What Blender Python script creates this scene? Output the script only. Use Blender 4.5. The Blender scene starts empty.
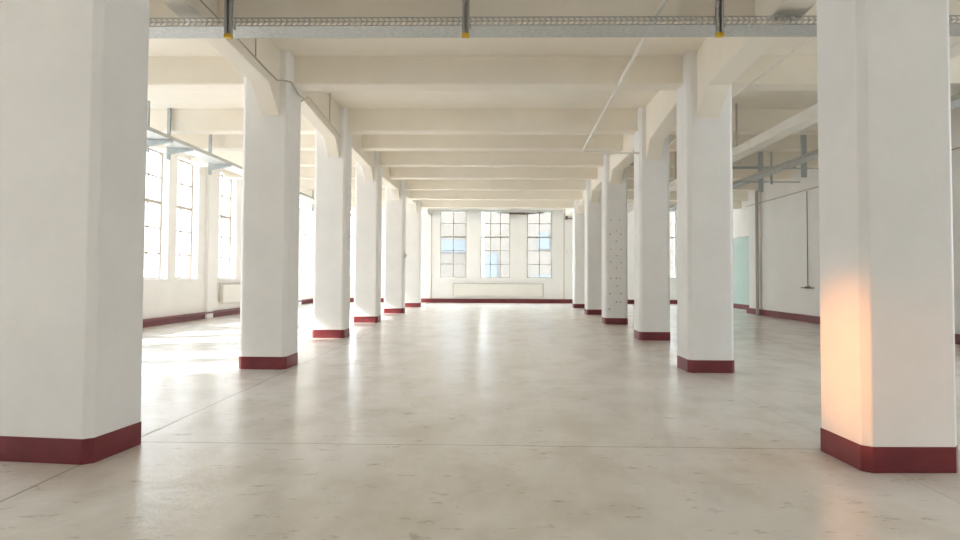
import bpy, bmesh, math, random
from mathutils import Vector, Matrix
random.seed(7)
C = bpy.context.scene.collection
S = bpy.context.scene

# ------------------------------------------------------------------ materials
def mat(name, col, rough=0.5, metal=0.0, var=0.0, vscale=3.0, bump=0.0, bscale=40.0, spec=0.5):
    m = bpy.data.materials.new(name); m.use_nodes = True
    nt = m.node_tree; b = nt.nodes['Principled BSDF']
    b.inputs['Base Color'].default_value = (*col, 1)
    b.inputs['Roughness'].default_value = rough
    b.inputs['Metallic'].default_value = metal
    b.inputs['Specular IOR Level'].default_value = spec
    tc = nt.nodes.new('ShaderNodeTexCoord')
    if var > 0:
        n = nt.nodes.new('ShaderNodeTexNoise'); n.inputs['Scale'].default_value = vscale
        n.inputs['Detail'].default_value = 6; n.inputs['Roughness'].default_value = 0.6
        nt.links.new(tc.outputs['Object'], n.inputs['Vector'])
        r = nt.nodes.new('ShaderNodeValToRGB')
        r.color_ramp.elements[0].position = 0.3; r.color_ramp.elements[1].position = 0.7
        r.color_ramp.elements[0].color = (*[c * (1 - var) for c in col], 1)
        r.color_ramp.elements[1].color = (*[min(1, c * (1 + var * 0.4)) for c in col], 1)
        nt.links.new(n.outputs['Fac'], r.inputs['Fac']); nt.links.new(r.outputs['Color'], b.inputs['Base Color'])
    if bump > 0:
        n2 = nt.nodes.new('ShaderNodeTexNoise'); n2.inputs['Scale'].default_value = bscale
        n2.inputs['Detail'].default_value = 3
        nt.links.new(tc.outputs['Object'], n2.inputs['Vector'])
        bp = nt.nodes.new('ShaderNodeBump'); bp.inputs['Strength'].default_value = bump
        bp.inputs['Distance'].default_value = 0.01
        nt.links.new(n2.outputs['Fac'], bp.inputs['Height']); nt.links.new(bp.outputs['Normal'], b.inputs['Normal'])
    return m

M = {}
M['pillar'] = mat('pillar_paint', (.87, .868, .872), .55, var=.05, vscale=1.6, bump=.15, bscale=22)
M['pillar_r'] = M['pillar']
M['wall'] = mat('wall_paint', (.87, .86, .845), .6, var=.045, vscale=.9, bump=.1, bscale=18)
M['ceil'] = mat('ceiling_paint', (.89, .835, .745), .65, var=.05, vscale=.8, bump=.12, bscale=14)
M['galv'] = mat('galvanised_steel', (.55, .56, .56), .38, 1.0, var=.22, vscale=30)
M['galv_plate'] = mat('galvanised_plate', (.60, .62, .62), .45, .4, var=.22, vscale=24)
M['strut'] = mat('strut_steel', (.40, .40, .40), .42, .6, var=.1, vscale=20)
M['bracket'] = mat('bracket_steel', (.48, .52, .53), .5, .6, var=.1, vscale=12)
M['yellow'] = mat('yellow_plastic', (.62, .40, .02), .5)
M['frame'] = mat('window_frame_paint', (.36, .34, .31), .5, var=.08, vscale=8)
M['frame_white'] = mat('window_frame_pale_paint', (.50, .44, .37), .5, var=.08, vscale=8)
M['conduit'] = mat('conduit_grey', (.52, .48, .43), .5)
M['pipe'] = mat('white_pipe_paint', (.80, .77, .71), .4)
M['dark'] = mat('dark_hole', (.06, .045, .04), .8)
M['hole_brown'] = mat('bolt_hole_brown', (.45, .33, .28), .8)
M['radiator'] = mat('radiator_enamel', (.80, .775, .725), .4, var=.03, vscale=3)
M['teal'] = mat('teal_door_paint', (.50, .64, .60), .45, var=.05, vscale=2)
M['cable'] = mat('cable_grey', (.20, .16, .13), .6)
M['asphalt'] = mat('yard_ground', (.55, .54, .53), .9, var=.15, vscale=.3)
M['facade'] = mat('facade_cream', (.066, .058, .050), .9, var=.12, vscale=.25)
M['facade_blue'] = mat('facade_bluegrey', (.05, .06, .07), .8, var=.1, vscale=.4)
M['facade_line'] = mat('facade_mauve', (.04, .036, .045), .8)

def band_mat():
    m = mat('oxblood_band_paint', (.18, .022, .03), .42, var=.25, vscale=5)
    nt = m.node_tree; b = nt.nodes['Principled BSDF']
    tc = nt.nodes.new('ShaderNodeTexCoord')
    n = nt.nodes.new('ShaderNodeTexNoise'); n.inputs['Scale'].default_value = 16; n.inputs['Detail'].default_value = 8
    n.inputs['Roughness'].default_value = .75
    mp = nt.nodes.new('ShaderNodeMapping'); mp.inputs['Scale'].default_value = (1, 1, 2.2)
    nt.links.new(tc.outputs['Object'], mp.inputs['Vector']); nt.links.new(mp.outputs['Vector'], n.inputs['Vector'])
    r = nt.nodes.new('ShaderNodeValToRGB'); r.color_ramp.elements[0].position = .66; r.color_ramp.elements[1].position = .72
    nt.links.new(n.outputs['Fac'], r.inputs['Fac'])
    mx = nt.nodes.new('ShaderNodeMix'); mx.data_type = 'RGBA'
    src = b.inputs['Base Color'].links[0].from_socket
    nt.links.new(src, mx.inputs[6]); mx.inputs[7].default_value = (.32, .17, .15, 1)
    mul = nt.nodes.new('ShaderNodeMath'); mul.operation = 'MULTIPLY'; mul.inputs[1].default_value = .55
    nt.links.new(r.outputs['Color'], mul.inputs[0]); nt.links.new(mul.outputs[0], mx.inputs[0])
    nt.links.new(mx.outputs[2], b.inputs['Base Color'])
    return m
M['band'] = band_mat()

def floor_mat():
    m = bpy.data.materials.new('painted_concrete_floor'); m.use_nodes = True
    nt = m.node_tree; L = nt.links.new; N = nt.nodes.new; b = nt.nodes['Principled BSDF']
    tc = N('ShaderNodeTexCoord'); sep = N('ShaderNodeSeparateXYZ'); L(tc.outputs['Object'], sep.inputs[0])
    def math_(op, a, bb=None, clamp=False):
        n = N('ShaderNodeMath'); n.operation = op; n.use_clamp = clamp
        for i, v in enumerate((a, bb)):
            if v is None: continue
            if isinstance(v, (int, float)): n.inputs[i].default_value = v
            else: L(v, n.inputs[i])
        return n.outputs[0]
    def noise(sc, det, rough=.55, scale=None):
        n = N('ShaderNodeTexNoise'); n.inputs['Scale'].default_value = sc; n.inputs['Detail'].default_value = det
        n.inputs['Roughness'].default_value = rough
        if scale:
            mp = N('ShaderNodeMapping'); mp.inputs['Scale'].default_value = scale
            L(tc.outputs['Object'], mp.inputs['Vector']); L(mp.outputs[0], n.inputs['Vector'])
        else: L(tc.outputs['Object'], n.inputs['Vector'])
        return n.outputs['Fac']
    big = noise(.55, 5); mid = noise(2.2, 4, .55, (1, .6, 1)); fine = noise(11, 6, .7)
    ramp = N('ShaderNodeValToRGB'); L(big, ramp.inputs['Fac'])
    e = ramp.color_ramp.elements
    e[0].position = .30; e[0].color = (.71, .68, .635, 1); e[1].position = .70; e[1].color = (.80, .78, .75, 1)
    r2 = N('ShaderNodeValToRGB'); L(mid, r2.inputs['Fac']); e = r2.color_ramp.elements
    e[0].position = .36; e[0].color = (.88, .86, .83, 1); e[1].position = .56; e[1].color = (1, 1, 1, 1)
    m1 = N('ShaderNodeMix'); m1.data_type = 'RGBA'; m1.blend_type = 'MULTIPLY'; m1.inputs[0].default_value = 1
    L(ramp.outputs[0], m1.inputs[6]); L(r2.outputs[0], m1.inputs[7])
    # small dark scuffs
    sc = noise(9, 7, .7, (.5, 1, 1))
    r3 = N('ShaderNodeValToRGB'); L(sc, r3.inputs['Fac']); e = r3.color_ramp.elements
    e[0].position = .35; e[0].color = (.50, .46, .41, 1); e[1].position = .41; e[1].color = (1, 1, 1, 1)
    m2 = N('ShaderNodeMix'); m2.data_type = 'RGBA'; m2.blend_type = 'MULTIPLY'; m2.inputs[0].default_value = .55
    L(m1.outputs[2], m2.inputs[6]); L(r3.outputs[0], m2.inputs[7])
    # joints in the slab
    wob = math_('MULTIPLY', math_('SUBTRACT', noise(1.2, 3), .5), .05)
    y = math_('ADD', sep.outputs['Y'], wob); x = math_('ADD', sep.outputs['X'], wob)
    fy = math_('ABSOLUTE', math_('SUBTRACT', math_('FRACT', math_('DIVIDE', math_('SUBTRACT', y, 5.03 - 4.47 * 4.5), 4.47)), .5))
    dy = math_('MULTIPLY', fy, 4.47)
    dx1 = math_('ABSOLUTE', math_('ADD', x, 2.86))
    dx2 = math_('ABSOLUTE', math_('SUBTRACT', x, 2.75))
    d = math_('MINIMUM', dy, dx1)
    d2 = math_('MINIMUM', d, math_('ADD', dx2, .006))
    line = math_('SUBTRACT', 1, math_('DIVIDE', d2, .013), True)
    m3 = N('ShaderNodeMix'); m3.data_type = 'RGBA'; m3.blend_type = 'MIX'
    L(math_('MULTIPLY', line, .65), m3.inputs[0]); L(m2.outputs[2], m3.inputs[6]); m3.inputs[7].default_value = (.22, .19, .16, 1)
    L(m3.outputs[2], b.inputs['Base Color'])
    b.inputs['Roughness'].default_value = .22
    b.inputs['Specular IOR Level'].default_value = .55
    h = math_('ADD', math_('MULTIPLY', noise(3.5, 4, .55, (.7, 1.2, 1)), 1.0), math_('MULTIPLY', fine, .5))
    h = math_('SUBTRACT', h, math_('MULTIPLY', line, .5))
    bp = N('ShaderNodeBump'); bp.inputs['Strength'].default_value = .4; bp.inputs['Distance'].default_value = .012
    L(h, bp.inputs['Height']); L(bp.outputs[0], b.inputs['Normal'])
    return m
M['floor'] = floor_mat()

def glass_mat(name, tint):
    m = bpy.data.materials.new(name); m.use_nodes = True
    nt = m.node_tree; nt.nodes.clear(); N = nt.nodes.new; L = nt.links.new
    o = N('ShaderNodeOutputMaterial'); t = N('ShaderNodeBsdfTransparent'); g = N('ShaderNodeBsdfGlossy')
    g.inputs['Roughness'].default_value = .05; t.inputs['Color'].default_value = tint
    f = N('ShaderNodeLayerWeight'); f.inputs['Blend'].default_value = .5
    p = N('ShaderNodeMath'); p.operation = 'POWER'; p.inputs[1].default_value = 4; L(f.outputs['Facing'], p.inputs[0])
    q = N('ShaderNodeMath'); q.operation = 'MULTIPLY_ADD'; q.inputs[1].default_value = .5; q.inputs[2].default_value = .03; L(p.outputs[0], q.inputs[0])
    mx = N('ShaderNodeMixShader'); L(q.outputs[0], mx.inputs[0]); L(t.outputs[0], mx.inputs[1]); L(g.outputs[0], mx.inputs[2])
    L(mx.outputs[0], o.inputs[0]); return m
M['glass'] = glass_mat('window_glass', (.97, .98, .98, 1)); M['glass_dimmed'] = glass_mat('dimmed_window_glass', (.68, .69, .70, 1))  # second tint, for the left panes, darkened to dim the daylight coming in

# ------------------------------------------------------------------ mesh helpers
def box(bm, x0, x1, y0, y1, z0, z1):
    v = [bm.verts.new((x, y, z)) for z in (z0, z1) for y in (y0, y1) for x in (x0, x1)]
    for f in ((0, 2, 3, 1), (4, 5, 7, 6), (0, 1, 5, 4), (2, 6, 7, 3), (0, 4, 6, 2), (1, 3, 7, 5)):
        bm.faces.new([v[i] for i in f])
    return v

def bar(bm, a, b, w, h, up=Vector((0, 0, 1))):
    """rectangular bar from a to b, w across, h along up"""
    a, b = Vector(a), Vector(b); d = (b - a).normalized()
    s = d.cross(up)
    if s.length < 1e-4: s = d.cross(Vector((0, 1, 0)))
    s.normalize(); u = s.cross(d).normalized()
    vs = [bm.verts.new(p + s * sx * w / 2 + u * su * h / 2) for p in (a, b) for sx, su in ((-1, -1), (1, -1), (1, 1), (-1, 1))]
    bm.faces.new(vs[0:4][::-1]); bm.faces.new(vs[4:8])
    for i in range(4):
        j = (i + 1) % 4; bm.faces.new((vs[i], vs[j], vs[4 + j], vs[4 + i]))

def tube(bm, pts, r, seg=10):
    pts = [Vector(p) for p in pts]
    # round the corners a little
    out = [pts[0]]
    for i in range(1, len(pts) - 1):
        a, b, c = pts[i - 1], pts[i], pts[i + 1]
        k = min(r * 3, (a - b).length * .4, (c - b).length * .4)
        p, q = b + (a - b).normalized() * k, b + (c - b).normalized() * k
        for t in (0, .33, .67, 1): out.append(p.lerp(b, t).lerp(b.lerp(q, t), t))
    out.append(pts[-1]); rings = []; ref = None
    for i, p in enumerate(out):
        d = (out[min(i + 1, len(out) - 1)] - out[max(i - 1, 0)]).normalized()
        if ref is None:
            ref = d.orthogonal().normalized()
        ref = (ref - d * ref.dot(d)).normalized(); s = d.cross(ref)
        rings.append([bm.verts.new(p + (ref * math.cos(2 * math.pi * k / seg) + s * math.sin(2 * math.pi * k / seg)) * r) for k in range(seg)])
    for a, b in zip(rings, rings[1:]):
        for k in range(seg):
            f = bm.faces.new((a[k], a[(k + 1) % seg], b[(k + 1) % seg], b[k])); f.smooth = True
    bm.faces.new(rings[0][::-1]); bm.faces.new(rings[-1])

def prism(bm, prof, fa, fb):
    """closed profile (list of 2-tuples) mapped by fa and fb to its two end loops"""
    A = [bm.verts.new(fa(p)) for p in prof]; B = [bm.verts.new(fb(p)) for p in prof]
    bm.faces.new(A); bm.faces.new(B[::-1]); n = len(prof)
    for i in range(n): bm.faces.new((A[i], B[i], B[(i + 1) % n], A[(i + 1) % n]))

def disc(bm, c, axis, r, t, seg=12):
    ax = Vector(axis).normalized(); s = ax.orthogonal().normalized(); u = ax.cross(s); c = Vector(c)
    A = [bm.verts.new(c + (s * math.cos(2 * math.pi * k / seg) + u * math.sin(2 * math.pi * k / seg)) * r) for k in range(seg)]
    B = [bm.verts.new(v.co + ax * t) for v in A]
    bm.faces.new(A[::-1]); bm.faces.new(B)
    for k in range(seg): bm.faces.new((A[k], A[(k + 1) % seg], B[(k + 1) % seg], B[k]))

def obj(name, bm, m, parent=None, bevel=0, seg=2, loc=None):
    bmesh.ops.recalc_face_normals(bm, faces=bm.faces)
    me = bpy.data.meshes.new(name)
    if loc is not None:
        bmesh.ops.translate(bm, verts=bm.verts, vec=-Vector(loc))
    bm.to_mesh(me); bm.free(); me.materials.append(m)
    o = bpy.data.objects.new(name, me); C.objects.link(o)
    if loc is not None: o.location = loc
    if parent: o.parent = parent
    if bevel:
        b = o.modifiers.new('bevel', 'BEVEL'); b.width = bevel; b.segments = seg; b.limit_method = 'ANGLE'; b.angle_limit = .6
    return o
def tag(o, label, cat, group=None):
    o['label'] = label; o['category'] = cat; o['kind'] = 'thing'
    if group: o['group'] = group
    return o
def thing(name, label, cat, loc=(0, 0, 0), group=None, rz=0):
    o = bpy.data.objects.new(name, None); C.objects.link(o); o.location = loc; o.rotation_euler.z = rz
    return tag(o, label, cat, group)
def struct(name, bm, m, bevel=0, parent=None):
    o = obj(name, bm, m, parent, bevel)
    if not parent: o['kind'] = 'structure'
    return o
def sroot(name, loc, rz=0):
    o = bpy.data.objects.new(name, None); C.objects.link(o); o.location = loc; o.rotation_euler.z = rz
    o['kind'] = 'structure'; return o
BM = bmesh.new

# ------------------------------------------------------------------ dimensions (metres; the camera stands at x = y = 0)
XL, XR, XR2, YB, YF = -8.7, 9.35, 10.3, 31.4, -8.0
T = .38
rows = [4.40, 8.92, 13.40, 17.81, 22.28, 26.75]
faceL = [-2.75, -2.92, -3.16, -3.27, -3.20, -3.14]
faceR = [2.48, 2.68, 3.02, 3.05, 3.19, 3.31]
WLc, WRc, DC = .67, .635, .60
Z1, Z2 = 4.49, 4.90                 # slab heights of the near and far bays
def slab(y):
    if y <= 9.3: return Z1
    if y >= 13.5: return Z2
    return Z1 + (Z2 - Z1) * (y - 9.3) / 4.2

# ------------------------------------------------------------------ walls, floor, ceiling
def holed(bm, u0, u1, z0, z1, holes, f):
    us = sorted({u0, u1, *[h[0] for h in holes], *[h[1] for h in holes]})
    zs = sorted({z0, z1, *[h[2] for h in holes], *[h[3] for h in holes]})
    for a, b in zip(us, us[1:]):
        for c, d in zip(zs, zs[1:]):
            mu, mz = (a + b) / 2, (c + d) / 2
            if any(h[0] < mu < h[1] and h[2] < mz < h[3] for h in holes): continue
            f(bm, a, b, c, d)
WZ0, WZ1 = 1.20, 4.56
left_w = []
for k in range(-5, 4):
    a = 15.50 + 4.47 * k; b = 17.28 + 4.47 * k
    if k == 3: a -= .42
    left_w += [(a, a + 1.33), (b, b + 1.27)]
left_w = [w for w in left_w if w[0] > YF + .5 and not (w[0] < -3.5 or .5 < w[0] < 4.5) and w[1] < YB - .4]
bm = BM(); holed(bm, YF - T, YB + T, 0, 5.0, [(a, b, WZ0, WZ1) for a, b in left_w], lambda bm, a, b, c, d: box(bm, XL - T, XL, a, b, c, d))
bmesh.ops.remove_doubles(bm, verts=bm.verts, dist=1e-4)
struct('wall_left', bm, M['wall'])
back_w = [(-2.69, -1.40, 2), (-.69, .74, 3), (1.57, 2.79, 2), (5.0, 6.25, 2), (7.50, 8.83, 2), (-5.15, -3.95, 2), (-7.6, -6.35, 2)]
bm = BM(); holed(bm, XL, XR2 + T, 0, 5.0, [(a, b, WZ0 + .03, WZ1) for a, b, n in back_w], lambda bm, a, b, c, d: box(bm, a, b, YB, YB + T, c, d))
struct('wall_back', bm, M['wall'])
rear_w = [(-2.2, -1.2), (5.2, 6.0)]  # unseen rear windows, added to light the pillar fronts
bm = BM(); holed(bm, XL, XR2 + T, 0, 5.0, [(a, b, WZ0, WZ1 - .25) for a, b in rear_w], lambda bm, a, b, c, d: box(bm, a, b, YF - T, YF, c, d))
struct('wall_front', bm, M['wall'])
bm = BM()
right_w = [(1.3, 2.8), (5.9, 6.8), (7.7, 8.7)]  # unseen windows, added and sized for the light they let in
box(bm, XR + T, XR2 + T, 9.2, 23.75, 0, 5.0); box(bm, XR2, XR2 + T, 23.75, YB, 0, 5.0)
holed(bm, YF, 23.75, 0, 5.0, [(a, b, WZ0, WZ1 - .25) for a, b in right_w], lambda bm, a, b, c, d: box(bm, XR, XR + T, a, b, c, d))
struct('wall_right', bm, M['wall'])
bm = BM(); box(bm, XL - T, XR2 + T, YF - T, YB + T, -.25, 0); struct('floor', bm, M['floor'])
bm = BM()
prof = [(YF - T, Z1), (9.3, Z1), (13.5, Z2), (YB + T, Z2), (YB + T, 5.3), (YF - T, 5.3)]
prism(bm, prof, lambda p: (XL - T, p[0], p[1]), lambda p: (XR2 + T, p[0], p[1])); struct('ceiling', bm, M['ceil'])

# cross beams: (front face y, underside z)
beams = [(-5.0, 4.05), (-2.3, 4.0), (.13, 4.05), (2.4, 3.96), (4.55, 4.02), (6.62, 3.97), (9.13, 4.08), (13.62, 4.42), (15.85, 4.49),
         (18.0, 4.45), (20.25, 4.43), (22.45, 4.37), (24.7, 4.29), (26.9, 4.20), (31.0, 4.66)]
for y, zb in beams:
    bm = BM(); box(bm, XL, XR if y < 23 else XR2, y, y + .35, zb, slab(y + .2) + .03)
    struct('ceiling_beam', bm, M['ceil'], .02)

# girders running along the pillar rows, with haunches at the pillars
gb = [3.90, 3.90, 4.13, 4.27, 4.28, 4.30, 4.32]
ys = [YF - DC] + rows + [YB]
for side, face, W, dz in ((-1, faceL, WLc, 0), (1, faceR, WRc, -.05)):
    fx = [face[0]] + list(face) + [face[-1]]
    for i in range(len(ys) - 1):
        y0, y1 = ys[i] + DC, ys[i + 1]
        b = gb[i] + dz; hd, hl = .33, .50
        if i == len(ys) - 2: prof = [(y0, b - hd), (y0 + hl, b), (y1, b)]
        elif i == 0: prof = [(y0, b), (y1 - hl, b), (y1, b - hd)]
        else: prof = [(y0, b - hd), (y0 + hl, b), (y1 - hl, b), (y1, b - hd)]
        top = [(y1, slab(y1) + .03)] + ([(y, slab(y) + .03) for y in (13.5, 9.3) if y0 < y < y1]) + [(y0, slab(y0) + .03)]
        def mk(off):
            def f(p):
                t = (p[0] - y0) / (y1 - y0)
                return (fx[i] + (fx[i + 1] - fx[i]) * t + side * off, p[0], p[1])
            return f
        bm = BM(); prism(bm, prof + top, mk(.13), mk(.38 if side < 0 else .44)); struct('ceiling_girder', bm, M['ceil'], .012)

# pilasters and upper soffit on the side walls
n = 1
for k in range(-4, 4):
    yc = 19.02 + 4.47 * k - .0
    if yc > YB - .5 or yc < YF + .5: continue
    bm = BM(); box(bm, XL, XL + .10, yc, yc + .42, 0, slab(yc)); struct('trim_%d' % n, bm, M['wall'], .01); n += 1
for yc in (4.7, 9.2, 13.7, 18.1, 22.65):
    bm = BM(); box(bm, XR - .06, XR, yc, yc + .4, 0, slab(yc)); struct('trim_%d' % n, bm, M['wall'], .01); n += 1

# baseboards
BH = .20
bm = BM(); box(bm, XL, XL + .035, YF, YB, 0, BH); struct('baseboard_left', bm, M['band'])
bm = BM(); box(bm, XL, XR2, YB - .03, YB, 0, BH); struct('baseboard_back', bm, M['band'])
bm = BM()
box(bm, XR - .09, XR, YF, 23.75, 0, BH); box(bm, XR - .09, XR2, 23.75, 23.78, 0, BH); box(bm, XR2 - .03, XR2, 23.78, YB, 0, BH)
struct('baseboard_right', bm, M['band'])
bm = BM(); box(bm, XL, XR, YF, YF + .03, 0, BH); struct('baseboard_front', bm, M['band'])

# ------------------------------------------------------------------ windows
wn = [0]
def window(w, z0, z1, cols, loc, rz, pm, deep=.22, sill=True, gm='glass'):
    """built in its own frame: x across, -y into the room, glass at y = deep"""
    wn[0] += 1; root = sroot('window_%d' % wn[0], loc, rz)
    bm = BM(); f = .045; y0, y1 = deep - .03, deep + .03; H = z1 - z0
    box(bm, 0, f, y0, y1, z0, z1); box(bm, w - f, w, y0, y1, z0, z1); box(bm, f, w - f, y0, y1, z0, z0 + f); box(bm, f, w - f, y0, y1, z1 - f, z1)
    for c in range(1, cols):
        x = w * c / cols; box(bm, x - .02, x + .02, y0 + .008, y1 - .008, z0 + f, z1 - f)
    for r in range(1, 5):
        z = z0 + H * r / 5; t = .04 if r == 3 else .018
        box(bm, f, w - f, y0 + (.0 if r == 3 else .008), y1 - .01, z - t, z + t)
    obj('window_frame', bm, pm, root)
    bm = BM(); box(bm, f * .5, w - f * .5, deep - .003, deep + .003, z0 + f * .5, z1 - f * .5); obj('pane', bm, M[gm], root)
    if sill:
        bm = BM(); box(bm, -.06, w + .06, -.05, deep - .03, z0 - .05, z0 + .004); obj('sill', bm, M['wall'], root, .008)
    return root
def portal(x, y, z, w, h, rot):
    l = bpy.data.lights.new('sky_portal', 'AREA'); l.shape = 'RECTANGLE'; l.size = w; l.size_y = h
    l.cycles.is_portal = True
    o = bpy.data.objects.new('sky_portal', l); C.objects.link(o); o.location = (x, y, z); o.rotation_euler = rot
zc, hh = (WZ0 + WZ1) / 2, WZ1 - WZ0
for a, b in left_w:
    window(b - a, WZ0, WZ1, 2, (XL, a, 0), math.pi / 2, M['frame_white'], gm='glass_dimmed')
    portal(XL - T - .02, (a + b) / 2, zc, b - a, hh, (math.pi / 2, 0, -math.pi / 2))     # faces +x
for a, b, c in back_w:
    window(b - a, WZ0 + .03, WZ1, c, (a, YB, 0), 0, M['frame'], deep=.08)
    portal((a + b) / 2, YB + T + .02, zc, b - a, hh, (-math.pi / 2, 0, 0))               # faces -y
for a, b in rear_w:
    window(b - a, WZ0, WZ1 - .25, 2, (b, YF, 0), math.pi, M['frame'], deep=.1)
    portal((a + b) / 2, YF - T - .02, zc - .12, b - a, hh - .25, (math.pi / 2, 0, 0))    # faces +y

for a, b in right_w:
    window(b - a, WZ0, WZ1 - .25, 2, (XR, b, 0), -math.pi / 2, M['frame'], deep=.12)
    portal(XR + T + .02, (a + b) / 2, zc - .12, b - a, hh - .25, (math.pi / 2, 0, math.pi / 2))  # faces -x
# recessed teal door in the far right corner
root = sroot('door_1', (XR2, 24.0, 0), 0)
bm = BM(); box(bm, -.05, -.001, 0, 4.4, BH, 2.98); obj('door_panel', bm, M['teal'], root, .005)
bm = BM(); box(bm, -.08, -.001, -.08, 0, BH, 3.06); box(bm, -.08, -.001, 4.4, 4.48, BH, 3.06); box(bm, -.08, -.001, 0, 4.4, 2.98, 3.06)
obj('door_frame', bm, M['wall'], root)

# ------------------------------------------------------------------ pillars
ordn = ['nearest', 'second', 'third', 'fourth', 'fifth', 'farthest']
def pillar(x0, x1, y, k, side):
    w, d = x1 - x0, DC
    turn = {('L', 0): -6, ('R', 0): 2.0}.get((side, k), 0)
    if (side, k) == ('L', 0): x0 -= .18; x1 -= .02; y += .05
    if (side, k) == ('R', 0): x0 += .025; x1 += .055; y += .04
    w = x1 - x0
    extra = {('L', 0): 'large close-up white pillar cropped by the left edge, with scuffed dark red base band',
             ('R', 0): 'large close-up white pillar at right with warm orange light low on its corner',
             ('R', 3): 'white pillar in the right row dotted with small bolt holes, fourth from the camera'}
    lab = extra.get((side, k)) or 'white pillar with dark red base, %s from the camera in the %s row' % (ordn[k], 'left' if side == 'L' else 'right')
    t = thing('pillar', lab, 'pillar', (x0 + w / 2, y + d / 2, 0), 'white concrete pillars in two rows', math.radians(turn))
    bm = BM(); box(bm, -w / 2, w / 2, -d / 2, d / 2, 0, slab(y))
    bmesh.ops.bevel(bm, geom=[e for e in bm.edges if abs(e.verts[0].co.z - e.verts[1].co.z) > 1], offset=.05, segments=1, affect='EDGES')
    obj('shaft', bm, M['pillar'], t, .006, 1)
    bm = BM(); g = .006; box(bm, -w / 2 - g, w / 2 + g, -d / 2 - g, d / 2 + g, 0, .175)
    bmesh.ops.bevel(bm, geom=[e for e in bm.edges if abs(e.verts[0].co.z - e.verts[1].co.z) > .1], offset=.053, segments=1, affect='EDGES')
    o = obj('base_band', bm, M['band'], t, .003, 1); o['label'] = 'dark red painted base band'
    return t
pil = {}
for k, y in enumerate(rows):
    pil['L', k] = pillar(faceL[k] - WLc, faceL[k], y, k, 'L')
    pil['R', k] = pillar(faceR[k], faceR[k] + WRc, y, k, 'R')
# bolt holes on the fourth pillar of the right row, as flat brown discs
t = pil['R', 3]; px = faceR[3] + WRc / 2
for u, v in ((75, 140), (110, 140), (72, 193), (97, 180), (115, 193), (97, 218), (75, 247), (115, 247), (97, 270), (75, 293), (115, 295), (97, 313),
             (75, 352), (97, 352), (113, 352), (100, 380), (72, 407), (115, 407), (97, 437), (113, 437), (70, 463)):
    lx = (u - 52) / 90 * WRc - WRc / 2; z = 2.90 - (v - 140) * .00768
    bm = BM(); disc(bm, (lx, -DC / 2 - .003, z), (0, 1, 0), .017 + .006 * random.random(), .008); obj('bolt_hole', bm, M['hole_brown'], t)
bm = BM(); disc(bm, (-WRc / 2 - .004, -.12, 2.72), (1, 0, 0), .013, .008); obj('bolt_hole', bm, M['dark'], pil['R', 0])

# ------------------------------------------------------------------ perforated cable tray across the near bay
TY, TZ = 6.02, 3.70
t = thing('cable_tray', 'galvanised perforated cable tray spanning the ceiling above the near bay', 'cable tray', (0, TY, TZ))
bm = BM(); x0, x1 = XL + .02, XR - .02; ty = .30
box(bm, x0, x1, 0, ty, 0, .004); obj('tray_bottom', bm, M['galv_plate'], t)
def side_rail(yy, nm):
    bm = BM(); hgt = .085
    for z0, z1 in ((0, .012), (.040, .050), (.075, hgt)): box(bm, x0, x1, yy - .002, yy + .002, z0, z1)
    box(bm, x0, x1, yy - .008, yy + .008, hgt - .004, hgt)
    p = .055; nseg = int((x1 - x0) / p)
    for i in range(nseg):
        x = x0 + i * p
        bar(bm, (x + .006, yy, .010), (x + .030, yy, .042), .003, .012, Vector((1, 0, 0)))
        bar(bm, (x + .034, yy, .048), (x + .010, yy, .077), .003, .012, Vector((1, 0, 0)))
    return obj(nm, bm, M['galv'], t)
side_rail(0, 'side_rail'); side_rail(ty, 'side_rail')
for i, x in enumerate((-1.3, 2.4)):
    bm = BM(); tube(bm, [(x, -.008, .06), (x + .01, -.02, .02), (x - .03, -.01, -.015)], .006); obj('cable_tie', bm, M['pipe'], t)
lab = {-2.55: 'grey slotted hanger strut at the left end of the visible cable tray', -.285: 'grey slotted hanger strut at the middle of the cable tray',
       2.10: 'grey slotted hanger strut at the right end of the visible cable tray'}
for x in lab:
    s = thing('hanger_strut', lab[x], 'hanger', (x, TY - .045, TZ), group='hangers holding the near cable tray')
    bm = BM(); top = Z1 - TZ
    box(bm, -.034, .034, .022, .030, -.09, top); box(bm, -.034, -.026, -.014, .022, -.09, top); box(bm, .026, .034, -.014, .022, -.09, top)
    box(bm, -.026, -.012, -.014, -.008, -.09, top); box(bm, .012, .026, -.014, -.008, -.09, top)
    obj('channel', bm, M['strut'], s)
    bm = BM(); box(bm, -.036, .036, -.018, .034, -.125, -.088); o = obj('end_cap', bm, M['yellow'], s, .003); o['label'] = 'yellow plastic end cap'
    bm = BM(); box(bm, .034, .05, .0, .06, -.03, -.002); obj('support_arm', bm, M['strut'], s)

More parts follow.
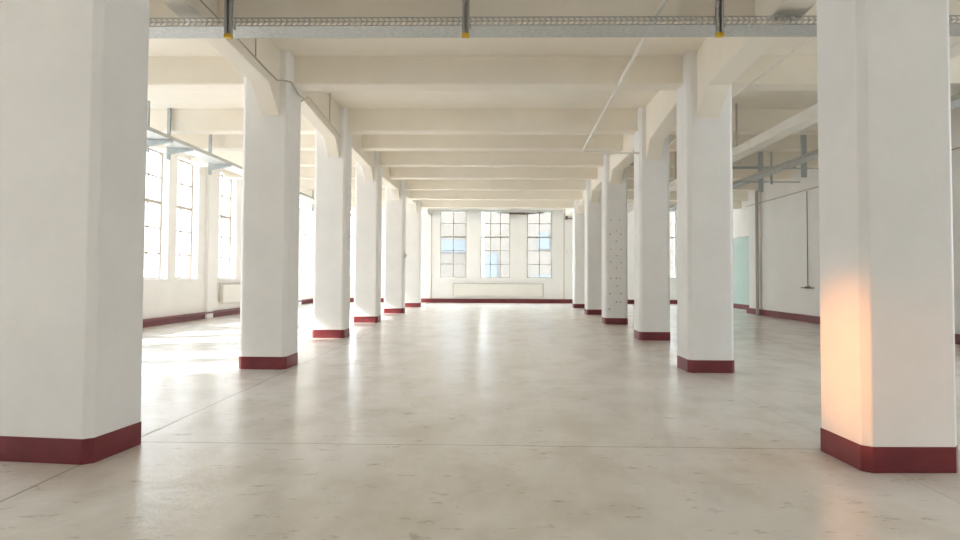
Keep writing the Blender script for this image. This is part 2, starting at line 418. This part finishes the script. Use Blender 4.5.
# ------------------------------------------------------------------ left aisle tray on brackets, right aisle trays and duct
def long_tray(name, label, xa, xb, y0, y1, z, m):
    t = thing(name, label, 'cable tray', (xa, y0, z))
    w = xb - xa
    bm = BM(); box(bm, 0, w, 0, y1 - y0, 0, .006); obj('tray_bottom', bm, m, t)
    for xx in (0, w):
        bm = BM(); box(bm, xx - .004, xx + .004, 0, y1 - y0, 0, .075); obj('side_rail', bm, M['galv'], t)
    return t
M['tray_white'] = mat('pale_tray_plate', (.66, .68, .67), .45, .2, var=.06, vscale=10)
long_tray('cable_tray', 'long pale cable tray on brackets above the left aisle windows', -6.98, -6.55, 8.5, YB - .3, 4.04, M['tray_white'])
la = [12.7, 13.55, 15.55, 20.0, 24.5, 28.5]
ll = ['nearest', 'second', 'third', 'fourth', 'fifth', 'sixth']
for i, y in enumerate(la):
    s = thing('tray_bracket', 'grey angled bracket holding the left aisle cable tray, %s from the camera' % ll[i], 'bracket', (-7.03, y, 4.00), 'brackets of the left aisle tray')
    bm = BM(); box(bm, -.03, .03, -.03, .03, -.22, slab(y) - 4.00); obj('post', bm, M['bracket'], s)
    bm = BM(); prism(bm, [(.03, -.10), (.52, -.02), (.52, .03), (.03, .03)], lambda p: (p[0], -.035, p[1]), lambda p: (p[0], .035, p[1])); obj('arm', bm, M['bracket'], s)

# rectangular duct
t = thing('ventilation_duct', 'long white square-section duct running below the ceiling of the right aisle', 'duct', (4.77, 6.45, 3.74))
bm = BM(); box(bm, 0, .26, 0, YB - 6.7, 0, .17); obj('duct_casing', bm, M['pipe'], t, .01)
for y in (.9, 5.6, 10.2, 14.6, 19):
    bm = BM(); box(bm, -.008, .268, y, y + .03, -.008, .178); obj('duct_flange', bm, M['pipe'], t)
for k, y in enumerate((8.6, 13.0, 17.4, 21.8)):
    bm = BM(); zz = slab(y) - 3.74; box(bm, .11, .14, y - 6.45, y - 6.42, .17, zz); obj('duct_hanger', bm, M['conduit'], t)
long_tray('cable_tray', 'grey cable tray on hanging crossbars beside the right aisle duct', 6.55, 6.85, 7.0, 29.0, 3.86, M['galv_plate'])
for i, (x, y, w0, w1, za, zb, ab) in enumerate(((7.0, 16.95, -.75, 1.05, 3.62, 3.85, 1), (6.95, 14.5, -.45, .35, 3.62, 3.80, 0))):
    s = thing('crossbar_hanger', ['steel post with two long crossbars over the far right aisle', 'steel post with one short crossbar over the right aisle, nearer the camera'][i], 'hanger', (x, y, 0), 'crossbar hangers of the right aisle')
    bm = BM(); box(bm, -.05, .05, -.04, .04, 3.58, slab(y)); obj('post', bm, M['bracket'], s)
    bm = BM(); box(bm, w0, w1, .041, .08, zb - .02, zb); 
    obj('crossbar', bm, M['bracket'], s)
    if ab:
        bm = BM(); box(bm, w0 - .4, w1 - .1, .041, .08, 4.19, 4.25); obj('crossbar', bm, M['bracket'], s)
s = thing('hanger_rod', 'thin dark rod hanging beside the double crossbar post in the right aisle', 'hanger', (7.0, 16.3, 0))
bm = BM(); tube(bm, [(0, 0, 3.68), (0, 0, Z2)], .03, 8); obj('rod', bm, M['bracket'], s)

# ------------------------------------------------------------------ conduits and pipes
def pipe(name, label, cat, pts, r, m, group=None):
    bm = BM(); tube(bm, pts, r); loc = pts[0]
    return tag(obj(name, bm, m, loc=loc), label, cat, group)
gx = lambda y: (faceL[0] + (faceL[1] - faceL[0]) * (y - 4.4) / 4.5) - .13 + .012
pipe('ceiling_pipe', 'slim white pipe running under the middle ceiling and turning to the right pillars', 'pipe',
     [(1.30, -3, 3.88), (1.78, 13.1, 3.88), (2.98, 13.25, 3.88)], .022, M['pipe'])
ct = pipe('electrical_conduit', 'thin dark conduit along the left ceiling girder, bending around the second pillar', 'conduit',
     [(gx(2), 2, 4.04), (gx(7), 7, 4.04), (gx(8.3), 8.3, 4.02), (-3.03, 8.75, 4.02), (-2.99, 8.88, 4.06), (-2.90, 8.95, 4.06), (-2.90, 9.25, 3.98), (-2.90, 9.56, 3.98),
      (-3.02, 9.7, 3.96), (-3.03, 10.2, 4.2), (-3.20, 12.7, 4.22), (-3.27, 13.3, 4.24)], .011, M['conduit'])
for x, y, z in ((gx(7.85), 7.85, 4.04), (-3.12, 11.9, 4.21)):
    bm = BM(); tube(bm, [(0, 0, 0), (0, 0, slab(y) - z)], .008); o = obj('drop', bm, M['conduit'], ct); o.location = Vector((x, y, z)) - ct.location
pipe('electrical_conduit', 'thin pale conduit under the dark near ceiling of the right aisle', 'conduit', [(3.40, 3, 3.90), (3.40, 12.5, 3.90)], .016, M['pipe'])
cw = pipe('electrical_conduit', 'brown conduit line running level along the upper right wall', 'conduit', [(XR - .08, 8, 3.93), (XR - .08, 23.7, 3.93)], .018, M['conduit'])
pipe('wall_cable', 'thin cable dropping down the right wall and ending in a short crosspiece', 'cable', [(XR - .04, 19.25, 3.9), (XR - .04, 19.25, 1.07)], .012, M['cable'])
bm = BM(); box(bm, XR - .08, XR, 18.95, 19.6, 1.0, 1.03); box(bm, XR - .10, XR, 19.18, 19.31, .99, 1.06)
tag(obj('cable_bracket', bm, M['cable'], loc=(XR, 18.9, 1.0)), 'short dark crosspiece at the foot of the right wall cable', 'bracket')
pipe('wall_pipe', 'vertical brownish pipe running down the right wall beside the teal door recess', 'pipe', [(XR - .17, 22.6, 0), (XR - .17, 22.6, 4.85)], .055, M['conduit'])
pipe('wall_pipe', 'thin vertical pipe on the back wall left of the windows', 'pipe', [(-3.12, YB - .05, .2), (-3.12, YB - .05, 4.4)], .022, M['conduit'])
pipe('wall_pipe', 'thin vertical pipe on the back wall right of the windows', 'pipe', [(3.38, YB - .05, .2), (3.38, YB - .05, 4.4)], .018, M['conduit'])
bm = BM(); box(bm, 3.42, 3.56, YB - .04, YB, 2.42, 2.60)
tag(obj('wall_switch', bm, M['radiator'], bevel=.006, loc=(3.5, YB, 2.42)), 'small pale switch box on the back wall near the right pillars', 'switch')
bm = BM(); box(bm, faceL[4] + .001, faceL[4] + .05, 22.55, 22.66, 1.95, 2.12); box(bm, faceL[4] + .05, faceL[4] + .09, 22.58, 22.63, 2.0, 2.05)
tag(obj('wall_switch', bm, M['conduit'], loc=(faceL[4], 22.6, 1.95)), 'small switch on the aisle side of the fifth pillar in the left row', 'switch')

# tray along the back wall, its cables and end bracket
t = thing('cable_tray', 'narrow grey cable tray across the top of the back wall windows', 'cable tray', (-3.62, YB - .42, 4.42))
bm = BM(); box(bm, 0, 6.9, 0, .22, 0, .006); obj('tray_bottom', bm, M['galv'], t)
for yy in (0, .22):
    bm = BM(); box(bm, 0, 6.9, yy - .003, yy + .003, 0, .10); obj('side_rail', bm, M['galv'], t)
for i in range(3):
    z = 4.40 - i * .025; pipe('cable_loop', ['upper', 'middle', 'lowest'][i] + ' sagging brown cable below the back wall tray, right of the centre window', 'cable',
         [(.1 + .2 * i, YB - .27 - .05 * i, 4.393), (.8, YB - .27 - .05 * i, z - .03), (1.5, YB - .27 - .05 * i, z - .03), (2.4 - .1 * i, YB - .27 - .05 * i, 4.393)], .022, M['cable'], 'cables below the back tray')
bm = BM(); box(bm, .74, 1.5, YB - .19, YB, 4.33, 4.41); tag(obj('junction_box', bm, M['cable'], bevel=.02, loc=(.95, YB - .25, 4.25)), 'dark junction box below the back tray, between centre and right windows', 'junction box')
s = thing('wall_bracket', 'small dark bracket at the right end of the back wall tray', 'bracket', (3.5, YB - .12, 4.2))
bm = BM(); box(bm, -.05, .05, 0, .12, -.1, .28); obj('post', bm, M['cable'], s)
bm = BM(); box(bm, -.08, .40, .02, .08, -.08, -.03); obj('arm', bm, M['cable'], s)

# ------------------------------------------------------------------ radiators
def radiator(label, L, H, loc, rz, pipes=True):
    t = thing('radiator', label, 'radiator', loc, rz=rz)
    bm = BM(); box(bm, 0, L, -.13, -.03, 0, H); obj('panel', bm, M['radiator'], t, .012)
    bm = BM(); box(bm, -.01, L + .01, -.14, -.02, H, H + .03); obj('top_grille', bm, M['conduit'], t)
    for x in (-.03, L):
        bm = BM(); box(bm, x, x + .03, -.135, -.02, -.02, H + .02); obj('end_cap', bm, M['radiator'] if pipes else M['conduit'], t)
    for x in (.3, L - .3):
        bm = BM(); box(bm, x - .03, x + .03, -.1, -.001, H * .3, H * .36); obj('wall_mount', bm, M['conduit'], t)
    if pipes:
        bm = BM(); tube(bm, [(-.02, -.07, .08), (-.14, -.07, .08), (-.14, -.07, H + .05), (-.14, -.01, H + .05)], .014); obj('pipe', bm, M['conduit'], t)
    return t
radiator('long white panel radiator below the three back wall windows', 4.36, .60, (-2.02, YB, .33), 0, False)
for k, nm in ((0, 'partly hidden behind the near left pillar'), (1, 'seen just left of the second left pillar'), (2, 'seen in the gap behind the second left pillar')):
    y = 15.62 + 4.47 * k
    if k == 0: continue
    radiator('white radiator under the left wall windows, ' + nm, 2.7, .58, (XL, y, .42), math.pi / 2)
# heating pipe along the foot of the left wall
pipe('heating_pipe', 'long dark red heating pipe at the foot of the left window wall', 'pipe', [(XL + .09, YF + .2, .17), (XL + .09, YB - .3, .17)], .03, M['band'])

# ------------------------------------------------------------------ outside: yard and neighbouring buildings
bm = BM(); box(bm, -90, 90, -60, 120, -4.3, -4.0); struct('ground', bm, M['asphalt'])
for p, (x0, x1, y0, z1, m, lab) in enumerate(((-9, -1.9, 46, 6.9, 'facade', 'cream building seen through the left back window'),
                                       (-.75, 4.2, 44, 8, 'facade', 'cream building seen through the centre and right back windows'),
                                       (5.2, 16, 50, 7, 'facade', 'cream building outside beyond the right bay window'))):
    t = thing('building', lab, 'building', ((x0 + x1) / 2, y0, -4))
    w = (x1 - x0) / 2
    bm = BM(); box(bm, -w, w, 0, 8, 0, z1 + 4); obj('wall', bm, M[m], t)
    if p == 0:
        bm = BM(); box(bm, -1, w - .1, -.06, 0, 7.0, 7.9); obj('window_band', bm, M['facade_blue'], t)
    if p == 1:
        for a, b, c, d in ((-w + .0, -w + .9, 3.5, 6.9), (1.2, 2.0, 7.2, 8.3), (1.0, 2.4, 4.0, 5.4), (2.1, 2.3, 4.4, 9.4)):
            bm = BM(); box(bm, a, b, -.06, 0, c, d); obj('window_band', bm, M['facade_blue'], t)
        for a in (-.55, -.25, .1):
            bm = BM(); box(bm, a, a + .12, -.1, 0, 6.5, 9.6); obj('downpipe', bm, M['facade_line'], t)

# ------------------------------------------------------------------ light
w = bpy.data.worlds.new('World'); S.world = w; w.use_nodes = True
nt = w.node_tree; bg = nt.nodes['Background']; bg.inputs['Strength'].default_value = 9.0
tc = nt.nodes.new('ShaderNodeTexCoord'); sp_ = nt.nodes.new('ShaderNodeSeparateXYZ'); rp = nt.nodes.new('ShaderNodeValToRGB')
nt.links.new(tc.outputs['Generated'], sp_.inputs[0]); nt.links.new(sp_.outputs['Z'], rp.inputs['Fac']); nt.links.new(rp.outputs['Color'], bg.inputs['Color'])
e = rp.color_ramp.elements                      # hazy sky: dimmer at the horizon than overhead
e[0].position = .14; e[0].color = (.27, .285, .30, 1); e[1].position = .6; e[1].color = (.65, .74, .815, 1)
sun = bpy.data.lights.new('sun', 'SUN'); sun.energy = 9; sun.angle = math.radians(2.0); sun.color = (1, .93, .82)
so = bpy.data.objects.new('sun', sun); C.objects.link(so)
so.rotation_euler = Vector((6.0, 2.3, -4.75)).to_track_quat('-Z', 'Y').to_euler()
sp = bpy.data.lights.new('warm_glow_spot', 'SPOT'); sp.energy = 850; sp.color = (1, .36, .09); sp.spot_size = math.radians(11); sp.spot_blend = 1; sp.shadow_soft_size = .08  # unseen spot added to cast the orange glow on the near right pillar
spo = bpy.data.objects.new('warm_glow_spot', sp); C.objects.link(spo); spo.location = (-5.2, 3.3, 1.0)
spo.rotation_euler = (Vector((2.5, 4.6, .72)) - spo.location).to_track_quat('-Z', 'Y').to_euler()

# ------------------------------------------------------------------ camera
cd = bpy.data.cameras.new('camera'); cam = bpy.data.objects.new('camera', cd); C.objects.link(cam); S.camera = cam
cd.sensor_width = 36; cd.lens = 24; cd.clip_end = 400
cam.location = (0, 0, 1.32)
yaw, pitch, roll = math.radians(1.2), math.radians(1.8), math.radians(.29)
cam.rotation_mode = 'XYZ'
cam.matrix_world = Matrix.Translation((0, 0, 1.32)) @ Matrix.Rotation(yaw, 4, 'Z') @ Matrix.Rotation(math.pi / 2 + pitch, 4, 'X') @ Matrix.Rotation(roll, 4, 'Z')
cd.shift_x = -1.5 / 960
cd.shift_y = -14.2 / 960

S.view_settings.view_transform = 'Standard'; S.view_settings.look = 'None'; S.view_settings.gamma = 1
S.view_settings.use_curve_mapping = False; S.view_settings.exposure = 1.64
S.cycles.use_denoising = True
S.cycles.max_bounces = 14; S.cycles.diffuse_bounces = 10; S.cycles.glossy_bounces = 4; S.cycles.transparent_max_bounces = 12
S.cycles.sample_clamp_indirect = 6
S.cycles.caustics_reflective = False; S.cycles.caustics_refractive = False
